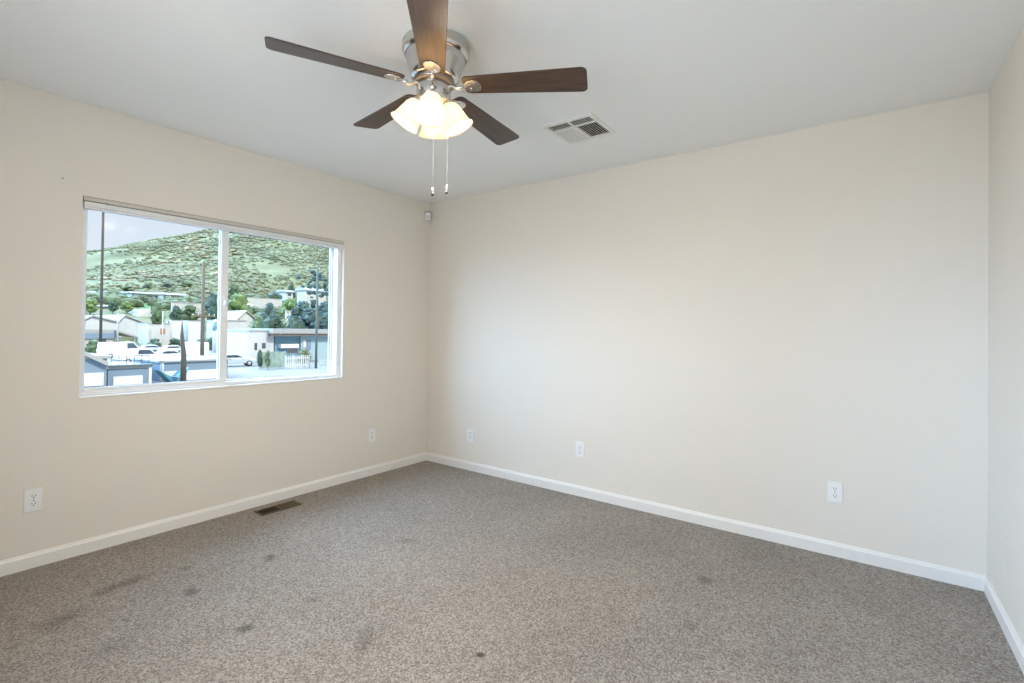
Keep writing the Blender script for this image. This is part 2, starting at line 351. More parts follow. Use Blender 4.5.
MB().lathe([(.0, .0), (.132, 0), (.139, -.005), (.141, -.012), (.137, -.018), (.141, -.024), (.142, -.040), (.136, -.050), (.128, -.056)], 64).build('mounting_canopy', M_nickel, fan)
MB().lathe([(.128, -.056), (.123, -.060), (.125, -.066), (.120, -.080), (.112, -.105), (.105, -.130), (.102, -.142), (.092, -.150), (0, -.150)], 64).build('motor_housing', M_nickel, fan)
MB().lathe([(0, -.150), (.080, -.150), (.086, -.156), (.086, -.166), (.080, -.172), (0, -.172)], 48).build('flywheel', mat('dark_nickel', (.30, .26, .22), .35, 1), fan)
MB().lathe([(.0, -.172), (.068, -.172), (.072, -.178), (.071, -.222), (.066, -.240), (.050, -.252), (.020, -.258), (0, -.258)], 48).build('switch_housing', M_nickel, fan)
# blades
def blade_outline():
    P = []; CR = .024
    r0, r1, w0, w1 = .130, .640, .051, .070
    P += [(r0, -w0+.018), (r0+.006, -w0+.006), (r0+.022, -w0)]
    P += [(r1-CR, -w1)]
    for k in range(1, 9):
        a = -PI/2+PI/2*k/8; P.append((r1-CR+CR*math.cos(a), -w1+CR+CR*math.sin(a)))
    for k in range(0, 8):
        a = PI/2*k/8; P.append((r1-CR+CR*math.cos(a), w1-CR+CR*math.sin(a)))
    P += [(r1-CR, w1), (r0+.022, w0), (r0+.006, w0-.006), (r0, w0-.018)]
    return P
bo = blade_outline(); PITCH = math.radians(-10.5)
A0 = 241.1
for k in range(5):
    ang = math.radians(A0-72*k)
    R_ = Matrix.Rotation(ang, 4, 'Z'); 
    b = MB().prism(bo, -.003, .003, 'z').build('blade', M_wood, fan, .0015)
    b.matrix_local = Matrix.Translation((0, 0, ZB+O+.002)) @ R_ @ Matrix.Rotation(PITCH, 4, 'X')
    # blade iron: neck from the flywheel, then a leaf shaped plate under the blade root
    m = MB()
    for (xa, xb, ya, yb) in ((0, 1, 0, 0),):
        m.tube([(.070, 0, .000), (.080, 0, -.002), (.092, 0, -.010), (.104, 0, -.015), (.118, 0, -.011), (.130, 0, -.008)], [.010, .009, .008, .0085, .010, .007], 10)
    leaf = [(.122, -.005), (.134, -.014), (.150, -.030), (.176, -.035), (.198, -.026), (.206, -.008), (.206, .008), (.198, .026), (.176, .035), (.150, .030), (.134, .014), (.122, .005)]
    m.prism(leaf, -.0085, -.0035, 'z')
    ir = m.build('blade_iron', M_nickel, fan, .002)
    ir.matrix_local = Matrix.Translation((0, 0, ZB+O+.002)) @ R_ @ Matrix.Rotation(PITCH, 4, 'X')
    for sx, sy in ((.136, 0), (.160, -.013), (.160, .013)): MB().lathe([(.0045, -.0083), (.0045, -.0098), (.002, -.0108), (0, -.0108)], 12, Matrix.Translation((sx, sy, 0))).build('screw', M_nickel, ir)
# lamp shades
def shade_mat():
    m = bpy.data.materials.new('frosted_glass_shade'); m.use_nodes = True; n = m.node_tree; b = n.nodes['Principled BSDF']
    b.inputs['Base Color'].default_value = (.80, .74, .64, 1); b.inputs['Roughness'].default_value = .3
    tl = n.nodes.new('ShaderNodeBsdfTranslucent'); tl.inputs[0].default_value = (.92, .78, .58, 1)
    mx_ = n.nodes.new('ShaderNodeMixShader'); mx_.inputs[0].default_value = .30
    b.inputs['Emission Color'].default_value = (1, .80, .55, 1); b.inputs['Emission Strength'].default_value = .25
    n.links.new(b.outputs[0], mx_.inputs[1]); n.links.new(tl.outputs[0], mx_.inputs[2]); n.links.new(mx_.outputs[0], n.nodes['Material Output'].inputs[0])
    return m
M_shade = shade_mat()
M_bulb = mat('lit_bulb', (1, .95, .85), .4, emit=(1, .84, .62), es=620)
for k in range(4):
    ang = math.radians(312+90*k)
    # local frame: shade axis is -z', opening away from the neck
    base = Matrix.Translation((0, 0, -.236)) @ Matrix.Rotation(ang, 4, 'Z')
    tilt = base @ Matrix.Translation((.054, 0, -.002)) @ Matrix.Rotation(math.radians(-30), 4, 'Y')
    m = MB(); pts = [base @ Vector(p) for p in ((.030, 0, .0), (.042, 0, .006), (.052, 0, .004), (.057, 0, -.006))]; m.tube(pts, .008, 10)
    m.lathe([(0, .006), (.020, .004), (.024, -.002), (.024, -.020), (.020, -.024), (.0, -.024)], 24, tilt)
    arm = m.build('lamp_socket', M_nickel, fan)
    prof = [(.020, -.012), (.026, -.015), (.035, -.024), (.042, -.040), (.047, -.062), (.051, -.086), (.056, -.106), (.066, -.121), (.065, -.1225), (.054, -.108), (.049, -.087), (.045, -.063), (.040, -.041), (.033, -.026), (.019, -.016)]
    sh = MB().lathe(prof, 40, tilt, cap=False).build('lamp_shade', M_shade, fan)
    bu = MB().lathe([(0, -.020), (.012, -.022), (.013, -.036), (.020, -.050), (.0235, -.064), (.021, -.078), (.012, -.088), (0, -.091)], 24, tilt).build('bulb', M_bulb, arm)
    L_ = bpy.data.lights.new('bulb_light', 'POINT'); L_.energy = BULB_W; L_.color = (1, .82, .62); L_.shadow_soft_size = .024
    lo = bpy.data.objects.new('bulb_light', L_); C.objects.link(lo); lo.parent = fan; lo.location = tilt @ Vector((0, 0, -.100))
# pull chains
M_chain = mat('pale_chain', (.75, .72, .66), .3, .8)
for (x, y, zt, zb, lab) in ((.001, -.012, -.235, -.634, 0), (.048, .023, -.235, -.625, 1)):
    m = MB(); zz = zt
    k = 0
    while zz > zb+.03:
        m.blob((x, y, zz), (.0009, .0009, .0018), 1, 0); zz -= .0052
    m.tube([(x, y, zt), (x, y, zb+.02)], .0005, 5)
    ch = m.build('pull_chain', M_chain, fan)
    ch.rotation_euler = (.030, -.031, 0)
    MB().lathe([(0, .030), (.0028, .028), (.0036, .018), (.003, .008), (0, .007)], 14, Matrix.Translation((x, y, zb))).build('bell', M_plate, ch)
    MB().lathe([(0, .008), (.005, .005), (.0065, -.001), (.005, -.006), (0, -.008)], 14, Matrix.Translation((x, y, zb))).build('fob', mat('dark_fob', (.05, .04, .03), .4), ch)
# =================================================================== OUTSIDE
G = -3.2
def interp(tab, v):
    if v <= tab[0][0]: return tab[0][1]
    for (a, p), (b, q) in zip(tab, tab[1:]):
        if v <= b: return p+(q-p)*(v-a)/(b-a)
    return tab[-1][1]
RIDGE = [(-.1, .03), (.10, .08), (.20, .105), (.229, .1145), (.243, .118), (.262, .126), (.277, .133), (.300, .143), (.328, .153), (.348, .160), (.370, .169), (.387, .175), (.405, .184), (.45, .21), (.55, .25), (.7, .27), (.9, .24), (1.3, .15)]
def gz(D, y):
    """height of the ground at distance D in front of the window"""
    t = (y-CAM.y)/(D+CAM.x)
    zr = CAM.z+interp(RIDGE, t)*433.5
    z = interp([(0, G), (98, G), (110, -1.6), (150, 5.2), (190, 11), (430, zr), (600, zr-15), (900, zr*.3)], D)
    if D > 185:
        k = min(1, (D-185)/60)
        fade = 1-min(1, max(0, (D-330)/80))
        z += k*(noise.noise(Vector((D*.012, y*.012, 3)))*7*(.25+fade)+noise.noise(Vector((D*.05, y*.05, 1)))*1.2)
    return z
M_hill = mat('grassy_hill', (.185, .192, .105), .95, var=.35, vscale=.06, spec=.1)
n = M_hill.node_tree
M_conc = mat('pale_concrete', (.27, .265, .25), .9, var=.15, vscale=.3, spec=.1)
vv = []; ff = []
Ds = [8, 20, 40, 60, 80, 95]+[100+6*i for i in range(16)]+[196+7*i for i in range(48)]+[540, 600, 700, 900]
nY = 110
for D in Ds:
    for j in range(nY):
        t = -.35+1.75*j/(nY-1); y = CAM.y+t*(D+CAM.x)
        vv.append((-D, y, gz(D, y)))
for i in range(len(Ds)-1):
    for j in range(nY-1): ff.append((i*nY+j, i*nY+j+1, (i+1)*nY+j+1, (i+1)*nY+j))
k0 = Ds.index(100)*nY
m = MB(); m.add(vv, [f for f in ff if f[0] >= k0], True); hill = struct(m.build('hillside', M_hill), 'green hill rising behind the town', 'hill')
m = MB(); m.add([(-5, -60, G), (-5, 130, G), (-100, 200, G), (-100, -110, G)], [(0, 1, 2, 3)]); struct(m.build('yard_ground', M_conc), 'pale concrete yard and road below the window', 'ground')
# scrub on the hill: nobody could count it
M_brush = mat('scrub_green', (.205, .226, .148), .9, var=.35, vscale=.05, spec=.1)
m = MB(); rnd = random.Random(3)
for i in range(13000):
    D = 190+230*rnd.random()**.9; t = .17+.60*rnd.random(); y = CAM.y+t*(D+CAM.x)
    if noise.noise(Vector((D*.02, y*.02, 9)))+rnd.uniform(-.35, .35) < -.10: continue
    s = rnd.uniform(.35, 1.15); m.blob((-D, y, gz(D, y)+s*.3), (s*1.2, s*1.3, s*.75), 1, .22, rnd)
tag(m.build('hillside_scrub', M_brush), 'low scrub and brush scattered over the green hill', 'scrub', kind='stuff')
M_dry = mat('dry_grass', (.32, .28, .19), .95, var=.25, vscale=.05, spec=.1)
m = MB()
for i in range(900):
    D = 230+180*rnd.random(); t = .19+.55*rnd.random(); y = CAM.y+t*(D+CAM.x)
    if noise.noise(Vector((D*.018, y*.018, 30))) < .10: continue
    s = rnd.uniform(.8, 2.4); m.blob((-D, y, gz(D, y)+.1), (s*1.3, s*1.6, s*.35), 1, .2, rnd)
tag(m.build('dry_grass_clumps', M_dry), 'patches of dry tan grass on the hill', 'grass', kind='stuff')
# ---- trees
def crown_mesh(seed, col, name, tall=False):
    r = random.Random(seed); m = MB()
    for i in range(26):
        a = r.uniform(0, 2*PI); h = r.random(); rr = .36*math.sin(PI*min(.95, h*.8+.15))*r.random()**.5
        s = r.uniform(.12, .2)
        m.blob((rr*math.cos(a), rr*math.sin(a), .24+h*.62), (s, s, s*.85), 1, .25, r)
    for i in range(500):
        a = r.uniform(0, 2*PI); h = r.random(); rr = .50*math.sin(PI*min(.96, h*.82+.12))*r.uniform(.75, 1.05)
        c = Vector((rr*math.cos(a), rr*math.sin(a), .14+h*.84)); s = .035
        V = [c+Vector([r.uniform(-s, s) for _ in range(3)]) for _ in range(3)]
        m.add(V, [(0, 1, 2)])
    return m
TM = {'bright': mat('leaf_bright_green', (.17, .24, .08), .8, var=.4, vscale=3), 'dark': mat('leaf_dark_green', (.06, .10, .065), .8, var=.4, vscale=3),
      'blue': mat('leaf_blue_green', (.07, .115, .10), .8, var=.35, vscale=3), 'mid': mat('leaf_mid_green', (.11, .16, .075), .8, var=.4, vscale=3), 'tan': mat('leaf_olive', (.18, .18, .10), .8, var=.3, vscale=3)}
M_bark = mat('bark', (.16, .12, .09), .9, var=.3, vscale=20)
PROTO = {}; FT = []
def tree(kind, px, pyt, pyb, wpx, D, label, group=None, name='tree', cat='tree'):
    """crown top at pixel row pyt, foot on the ground, crown wpx pixels wide"""
    top = at(px, pyt, D); gd = gz(D, top.y) if D > 100 else G
    bot = at(px, pyb, D); h = max(1.5, top.z-gd)
    wd = abs(at(px+wpx/2, pyt, D).y-at(px-wpx/2, pyt, D).y)*1.15
    if kind not in PROTO:
        root = empty(name)
        crown_mesh(len(PROTO)+5, None, 'crown').build('crown', TM[kind], root)
        MB().tube([(0, 0, -.02), (.01, 0, .15), (-.01, .01, .34), (.02, 0, .5)], [.035, .028, .022, .012], 7).build('trunk', M_bark, root)
        PROTO[kind] = root; t = root
    else: t = copy_tree(PROTO[kind])
    t.name = name
    t.location = (-D, top.y, gd); t.scale = (wd, wd, h); t.rotation_euler = (0, 0, (px*1.7) % 6.28)
    tag(t, label, cat, group); FT.append((D-wd*.5, D+wd*.5, top.y-wd*.5, top.y+wd*.5)); return t
FOOT = []      # (D0, D1, y0, y1) taken by houses and trees
# ---- building helpers (facades face +x)
M_white = mat('white_stucco', (.55, .54, .52), .8, var=.06, vscale=.6); M_blue = mat('blue_grey_siding', (.20, .27, .34), .7); M_lblue = mat('light_blue_wall', (.36, .48, .52), .7)
M_roofw = mat('white_roofing', (.36, .355, .34), .7); M_roofg = mat('grey_green_roof', (.30, .35, .34), .8); M_dark = mat('dark_window', (.08, .10, .12), .2)
M_tan = mat('tan_stucco', (.52, .46, .38), .85); M_panel = mat('white_panel', (.72, .73, .73), .5); M_brown = mat('brown_wood', (.20, .14, .10), .8); M_eave = mat('brown_eave', (.17, .14, .11), .7)
M_gpole = mat('green_grey_pole', (.10, .14, .13), .7); M_dpole = mat('dark_pole', (.09, .075, .06), .8, var=.3, vscale=8); M_lpole = mat('weathered_pole', (.16, .13, .10), .85, var=.3, vscale=6)
def rect(px0, py0, px1, py1, D):
    c = (px0+px1)/2; a = at(px0, py0, D); b = at(px1, py1, D)
    zt = at(c, py0, D).z; zb = at(c, py1, D).z
    return a.y, b.y, zb, zt
def fbox(m, r, D, depth, zb=None):
    y0, y1, z0, z1 = r; m.box((-D-depth, y0, z0 if zb is None else zb), (-D, y1, z1)); return m
def building(label, px0, py0, px1, D, depth, wall, roof, overhang=.3, rth=.35, name='building', cat='building', windows=(), doors=(), group=None, base=None, extra=None):
    y0, y1, _, z1 = rect(px0, py0, px1, py0, D)
    b0 = (gz(D, (y0+y1)/2)-.6 if D > 100 else G) if base is None else base
    root = tag(empty(name, (-D, (y0+y1)/2, b0)), label, cat, group); FOOT.append((D, D+depth, y0, y1))
    def P(m, nm, mt, par=root, bevel=0):
        o = m.build(nm, mt, par, bevel)
        if par is root: o.matrix_parent_inverse = Matrix.Translation(-Vector(root.location))
        return o
    P(MB().box((-D-depth, y0, b0), (-D, y1, z1-rth)), 'walls', wall)
    P(MB().box((-D-depth-overhang, y0-overhang, z1-rth), (-D+overhang, y1+overhang, z1)), 'roof', roof)
    for wr in windows:
        r = rect(*wr, D); m = MB(); m.box((-D-.02, r[0], r[2]), (-D+.05, r[1], r[3])); P(m, 'window', M_dark)
    for nm, wr, mt in doors:
        r = rect(*wr, D); m = MB(); m.box((-D-.02, r[0], max(r[2], b0)), (-D+.10, r[1], r[3])); P(m, nm, mt)
    return root, P
# near garages with blue-grey fascias and white roll-up doors
root, P = building('blue-grey garage with a sloping white roof edge at the window\'s lower left', 70, 356, 107, 41, 6, M_blue, M_roofw, .2, .2, 'garage', 'garage',
                   doors=[('door', (80, 373, 103, 386), M_panel)])
a = at(80, 349, 40.8); b = at(108, 362, 40.8)
P(MB().prism([(a.y, a.z), (b.y, b.z), (b.y, b.z-.3), (a.y, a.z-.3)], -40.6, -41.4, 'x'), 'roof_edge', M_roofw)
root, P = building('blue-grey flat-roofed garage with wide white door, left of the pointed post', 108, 366, 150, 42, 6, M_blue, M_roofw, .15, .15, 'garage', 'garage',
                   doors=[('door', (113, 376, 142, 386), M_panel), ('corner_post', (148.5, 367, 151, 386), M_panel)])
r = rect(108, 364.5, 152, 366, 42)
P(MB().box((-42.3, r[0], r[2]), (-41.7, r[1], r[3])), 'gutter', M_gpole)
root, P = building('blue-grey garage with long white door behind the pointed post', 160, 359.5, 228, 43, 6, M_blue, M_roofw, .2, .15, 'garage', 'garage',
                   doors=[('door', (185, 369.5, 226, 384), M_panel), ('corner_post', (160, 362, 163, 384), M_panel), ('side_door', (164, 371, 182, 384), M_panel)])
# railing on the middle garage roof
a = at(112, 358, 43); b = at(150, 358, 43); zr0 = at(131, 365.5, 43).z
rl = tag(empty('roof_railing', (-43.2, a.y, zr0)), 'thin metal railing on the roof of the middle blue-grey garage', 'railing'); L_ = b.y-a.y; hh = .75
for z in (hh, hh*.5): MB().tube([(0, 0, z), (0, L_, z)], .03, 6).build('rail', M_gpole, rl)
for k in range(6): MB().tube([(0, L_*k/5, -.1), (0, L_*k/5, hh)], .03, 6).build('baluster', M_gpole, rl)
# blue tarp heap in front of the third garage
p0 = at(174, 374, 41.5)
m = MB(); r_ = random.Random(2)
m.prism([(p0.y-1.1, p0.z+.35), (p0.y-.3, p0.z-.15), (p0.y+.25, p0.z-.25), (p0.y+.95, p0.z+.5), (p0.y+.6, G), (p0.y-.2, G)], -41.2, -42.6, 'x')
tag(m.build('tarpaulin', mat('blue_tarp', (.10, .27, .36), .5, var=.3, vscale=2), None, .05), 'blue tarpaulin heaped beside the pointed wooden post', 'tarpaulin')
# pointed post
b = at(183.2, 381, 40); t_ = at(182.3, 321, 40)
tag(MB().tube([(-40, b.y, G), (-40, b.y, -1), (-40, t_.y, t_.z-1.2), (-40, t_.y, t_.z)], [.20, .19, .13, .02], 12).build('wooden_post', M_dpole), 'thick weathered post tapering to a point, outside the left pane', 'post')
# poles
def pole(px, pyt, D, r, mt, label, name='utility_pole', arms=(), cat='pole', pxb=None):
    t = at(px, pyt, D); b0 = gz(D, t.y) if D > 100 else G
    root = tag(empty(name, (-D, t.y, b0)), label, cat); h = t.z-b0
    MB().tube([(0, 0, 0), (0, 0, h*.5), (0, 0, h)], [r*1.1, r, r*.8], 10).build('shaft', mt, root)
    for py, half in arms:
        z = at(px, py, D).z-b0
        am = MB().box((r, -half, z-.08), (r+.12, half, z+.08)).build('crossarm', M_brown, root)
        for s in (-.9, -.45, .45, .9): MB().lathe([(.05, 0), (.07, .05), (.03, .16), (0, .17)], 8, Matrix.Translation((r+.06, s*half, z+.08))).build('insulator', M_panel, am)
    return root, h
pole(104.5, 150, 90, .17, M_dpole, 'tall thin dark pole crossing the left pane top to bottom', arms=((160, 1.2),))
pole(118, 313, 97, .13, mat('grey_pole', (.42, .42, .40), .7), 'short grey pole before the white warehouse, left pane')
pole(163, 311, 99, .08, mat('pale_pole', (.6, .58, .54), .7), 'thin pale pole at the middle of the left pane')
pole(203.8, 262, 62, .21, M_lpole, 'stout weathered utility pole beside the window\'s middle bar', arms=((316, 1.3),))
pole(317.6, 268, 47, .125, M_gpole, 'dark green-grey pole near the right edge of the right pane')
pole(152, 296, 150, .12, M_dpole, 'small dark pole on the lawn below the hill')
# wires
a = at(203.8, 300, 62); b = at(317.6, 285, 47)
def wire(a, b, sag, label, r=.012):
    pts = [a.lerp(b, k/16)+Vector((0, 0, -sag*4*(k/16)*(1-k/16))) for k in range(17)]
    tag(MB().tube(pts, r, 5).build('power_line', M_grey), label, 'wire')
wire(at(270, 341, 61), at(318, 306, 47.2), .1, 'thin wire slanting up over the blue building', .02)
# low house with the blue fascia
building('low house with blue fascia and white flat roof, lower left of the view', 66, 333, 115, 98, 10, M_tan, M_blue, .3, .9, 'house', 'house',
         windows=[(98, 338, 106, 345)], doors=[('roof_edge', (66, 329.5, 116, 333), M_roofw)])
a = at(117, 330.5, 97.5); b = at(136, 336, 97.5)
m = MB(); m.prism([(a.y, a.z), (b.y, b.z), (b.y, b.z-.25), (a.y, a.z-.25)], -97, -104, 'x')
root = tag(empty('carport', (-98, (a.y+b.y)/2, G)), 'carport with slanting white roof right of the blue-fascia house', 'carport')
o = m.build('roof', M_roofw, root); o.matrix_parent_inverse = Matrix.Translation(-Vector(root.location))
for yy in (a.y+.3, b.y-.3):
    o = MB().box((-97.3, yy-.1, G), (-97.1, yy+.1, b.z-.1)).build('post', M_blue, root); o.matrix_parent_inverse = Matrix.Translation(-Vector(root.location))
# warehouses with low gables
def gable(label, px0, px1, pye, pyr, D, depth, wall, roof, pxr=None, name='warehouse', windows=(), group=None, hip=False):
    y0, y1 = at(px0, pye, D).y, at(px1, pye, D).y; ze = at((px0+px1)/2, pye, D).z; pr = pxr or (px0+px1)/2; zr = at(pr, pyr, D).z; yr = at(pr, pyr, D).y
    b0 = gz(D, (y0+y1)/2)-1.5 if D > 100 else G; FOOT.append((D, D+depth, y0, y1))
    root = tag(empty(name, (-D, (y0+y1)/2, b0)), label, name, group); inv = Matrix.Translation(-Vector(root.location))
    o = MB().prism([(y0, b0), (y1, b0), (y1, ze), (yr, zr-.1), (y0, ze)], -D, -D-depth, 'x').build('walls', wall, root); o.matrix_parent_inverse = inv
    if hip:
        m = MB(); q = (y1-y0)*.22
        m.add([(-D+.5, y0-.4, ze), (-D+.5, y1+.4, ze), (-D-depth, y1+.4, ze), (-D-depth, y0-.4, ze), (-D-depth*.5, yr-q, zr), (-D-depth*.5, yr+q, zr)],
              [(0, 1, 5, 4), (1, 2, 5), (2, 3, 4, 5), (3, 0, 4), (0, 3, 2, 1)])
        o = m.build('roof', roof, root)
    else:
        m = MB(); th = .28
        m.prism([(y0-.5, ze-.1), (yr, zr), (y1+.5, ze-.1), (y1+.5, ze-.1+th), (yr, zr+th), (y0-.5, ze-.1+th)], -D+.4, -D-depth-.4, 'x'); o = m.build('roof', roof, root)
    o.matrix_parent_inverse = inv
    for wr in windows:
        r = rect(*wr, D); o = MB().box((-D-.02, r[0], r[2]), (-D+.06, r[1], r[3])).build('window', M_dark, root); o.matrix_parent_inverse = inv
gable('long white warehouse with low gable at the left edge of the view', 84, 117, 322, 316.5, 112, 22, M_white, M_roofw, 92)
gable('white warehouse with broad low gable right of the short grey pole', 119, 145, 324, 316, 114, 22, M_white, M_roofw, 125)
gable('building with grey-green hipped roof behind the white warehouses', 134, 166, 319, 308.5, 140, 14, M_white, M_roofg, name='building', hip=True)
building('white block building with small round sign behind the parking yard', 148, 323, 171, 103, 5, M_white, M_roofw, .1, .2, windows=[(168, 321, 169.5, 324)],
         doors=[('sign', (160.5, 328.5, 165, 334), mat('rust_sign', (.42, .20, .12), .6)), ('awning', (152, 323, 161, 324.5), M_tan)])
for px0, px1, py, lab in ((172, 182, 320, 'white shipping container directly left of the pointed post tip'), (188.5, 200.5, 320.5, 'white shipping container between pointed post and stout pole')):
    r = rect(px0, py, px1, 337, 106); b0 = gz(106, r[0])-.3
    ct = tag(empty('shipping_container', (-106, (r[0]+r[1])/2, b0)), lab, 'container', 'white shipping containers'); hw = (r[1]-r[0])/2; hh = r[3]-b0
    MB().box((-3, -hw, 0), (0, hw, hh)).build('box', M_panel, ct)
    m = MB(); k = -hw+.2
    while k < hw-.1: m.box((0, k, .2), (.06, k+.12, hh-.2)); k += .35
    m.build('ribs', M_panel, ct)
    MB().box((-3.05, -hw-.05, hh-.15), (.1, hw+.05, hh)).build('top_rail', M_roofw, ct)
r = rect(213, 320, 219.5, 331, 90)
ct = tag(empty('tank', (-90, (r[0]+r[1])/2, G)), 'blue-grey upright storage tank against the window\'s middle bar', 'tank')
rr_ = (r[1]-r[0])/2
MB().lathe([(0, 0), (rr_, 0), (rr_, r[3]-G-.3), (rr_*.7, r[3]-G), (0, r[3]-G+.1)], 20).build('shell', M_panel, ct)
MB().lathe([(rr_+.03, r[2]-G), (rr_+.03, r[3]-G-.3)], 20).build('blue_band', mat('steel_blue', (.17, .29, .42), .5), ct)
# vehicles
M_tire = mat('tire', (.03, .03, .03), .8); M_cglass = mat('car_glass', (.05, .07, .09), .1); M_silver = mat('silver_paint', (.55, .60, .64), .3, .3); M_cwhite = mat('white_paint', (.75, .76, .76), .35); M_cdark = mat('charcoal_paint', (.10, .11, .12), .35); M_cred = mat('dull_red_paint', (.36, .17, .12), .4)
M_lampr = mat('lamp_lens', (.5, .08, .06), .3); M_rim = mat('rim_metal', (.5, .5, .5), .4, .7)
VP = {}
def make_vehicle(kind, paint):
    root = empty('van' if kind == 'van' else 'pickup_truck' if kind == 'pickup' else 'car')
    if kind == 'sedan':
        L, Wd = 4.5, 1.76
        body = [(-2.25, .35), (-2.25, .75), (-2.1, .92), (-1.3, .98), (1.2, .95), (2.1, .80), (2.25, .6), (2.25, .35)]; cab = [(-1.6, .95), (-1.05, 1.40), (.25, 1.42), (1.05, .95)]
    elif kind == 'van':
        L, Wd = 5.4, 1.95
        body = [(-2.7, .4), (-2.7, 1.25), (1.6, 1.25), (2.5, 1.05), (2.7, .8), (2.7, .4)]; cab = [(-2.68, 1.25), (-2.6, 2.15), (1.0, 2.15), (1.75, 1.25)]
    else:
        L, Wd = 5.2, 1.9
        body = [(-2.6, .45), (-2.6, 1.05), (-.6, 1.05), (1.3, 1.08), (2.4, 1.0), (2.6, .8), (2.6, .45)]; cab = [(-.75, 1.05), (-.65, 1.72), (.6, 1.75), (1.3, 1.08)]
    MB().prism([(p[0], p[1]) for p in body], -Wd/2, Wd/2, 'y').build('body', paint, root, .06)
    ins = .12
    MB().prism(cab, -Wd/2+ins, Wd/2-ins, 'y').build('cabin', paint, root, .04)
    x0, x1 = cab[0][0], cab[-1][0]; zt = cab[1][1]
    zm = (cab[0][1]+.06); zh = zt-.10
    for s in (-1, 1):
        w_ = [(cab[0][0]*.8+cab[1][0]*.2+(.1 if kind != 'van' else 2.9), zm), (cab[1][0]+(.1 if kind != 'van' else 2.8), zh), (cab[2][0]-.05, zh), (cab[3][0]-.22, zm)]
        MB().prism(w_, s*(Wd/2-ins-.01), s*(Wd/2-ins+.012), 'y').build('side_window', M_cglass, root)
    d = (Vector((cab[3][0], 0, cab[3][1]))-Vector((cab[2][0], 0, cab[2][1])))
    a_ = Vector((cab[2][0], 0, cab[2][1]))+d*.12; b_ = Vector((cab[2][0], 0, cab[2][1]))+d*.9; nn = Vector((-d.z, 0, d.x)).normalized()*-.02
    if nn.x < 0: nn = -nn
    hw = Wd/2-ins-.1
    m = MB(); m.add([a_+nn+Vector((0, -hw, 0)), a_+nn+Vector((0, hw, 0)), b_+nn+Vector((0, hw, 0)), b_+nn+Vector((0, -hw, 0))], [(0, 1, 2, 3)]); m.build('windshield', M_cglass, root, thick=.02)
    for s in (-1, 1):
        for x in (-L*.31, L*.32):
            wh = MB().lathe([(0, -.1), (.30, -.1), (.33, -.06), (.33, .06), (.30, .1), (0, .1)], 20, Matrix.Translation((x, s*(Wd/2-.08), .33)) @ Matrix.Rotation(PI/2, 4, 'X')).build('wheel', M_tire, root)
            MB().lathe([(0, -.115), (.17, -.115), (.19, -.10), (.19, .10), (.17, .115), (0, .115)], 14, Matrix.Translation((x, s*(Wd/2-.08), .33)) @ Matrix.Rotation(PI/2, 4, 'X')).build('rim', M_rim, wh)
    for q_ in (-1, 1): MB().box((q_*L/2-.05, -Wd/2+.05, .40), (q_*L/2+.05, Wd/2-.05, .58)).build('bumper', M_grey, root, .02)
    for s in (-1, 1): MB().box((-L/2-.02, s*(Wd/2-.3), .68), (-L/2+.05, s*(Wd/2-.08), .82)).build('tail_lamp', M_lampr, root)
    return root
def vehicle(kind, paint, px, D, deg, label, lift=0):
    key = (kind, paint.name)
    if key in VP: t = copy_tree(VP[key])
    else: t = make_vehicle(kind, paint); VP[key] = t
    p = at(px, 350, D); t.location = (-D, p.y, G+lift); t.rotation_euler = (0, 0, math.radians(deg)); tag(t, label, 'van' if kind == 'van' else 'truck' if kind == 'pickup' else 'car', 'vehicles parked in the yard')
vehicle('sedan', M_silver, 234, 56, 75, 'silver car parked just right of the window\'s middle bar')
vehicle('van', M_cwhite, 123, 82, 92, 'white van behind the middle garage, left pane')
vehicle('pickup', M_cwhite, 142, 68, 90, 'white pickup truck right of the white van')
vehicle('sedan', M_cdark, 157, 74, 60, 'dark car behind the white pickup truck')
vehicle('sedan', M_cwhite, 170, 70, 95, 'white car left of the pointed post')
vehicle('sedan', M_cdark, 189, 76, 80, 'dark car just right of the pointed post')
vehicle('sedan', M_cwhite, 174, 88, 90, 'white car in the far row near the long hedge')
vehicle('sedan', M_silver, 152, 92, 90, 'silver car in the far row near the long hedge')
vehicle('sedan', M_cred, 239, 80, 80, 'brownish-red car beyond the silver car, right pane')
# white box trailer
r = rect(193, 342.5, 209, 355, 68)
tl_ = tag(empty('box_trailer', (-68, (r[0]+r[1])/2, G)), 'plain white box trailer at the foot of the stout pole', 'trailer'); hw = (r[1]-r[0])/2
MB().box((-4, -hw, .55), (0, hw, r[3]-G)).build('box', M_panel, tl_, .03)
for s in (-1, 1): MB().lathe([(0, -.1), (.33, -.1), (.33, .1), (0, .1)], 18, Matrix.Translation((-2.5, s*(hw-.12), .33)) @ Matrix.Rotation(PI/2, 4, 'X')).build('wheel', M_tire, tl_)
MB().box((-4.05, -hw+.1, .45), (.9, hw-.1, .55)).build('chassis', M_grey, tl_)
# hedges
def hedge(px0, px1, py, D, label, mt, hgt=None, th=1.2):
    a = at(px0, py, D); b = at(px1, py, D); b0 = gz(D, a.y) if D > 100 else G; m = MB(); r_ = random.Random(int(px0)); n_ = max(4, int((b.y-a.y)/.8))
    for k in range(n_*2):
        y = a.y+(b.y-a.y)*r_.random(); z = b0+(a.z-b0)*r_.random()*.8
        m.blob((-D+r_.uniform(-th/2, th/2), y, z), (.7, .8, .6), 1, .25, r_)
    tag(m.build('hedge', mt), label, 'hedge')
hedge(146, 214, 338, 100, 'long dark hedge below the white containers', TM['dark'])
hedge(229, 248, 334, 92, 'dark shrubs below the white house, right pane', TM['dark'])
hedge(86, 98, 339, 94, 'green shrubs before the blue-fascia house', TM['mid'])
hedge(107, 132, 341, 93, 'pale green shrubs in front of the carport', TM['tan'])
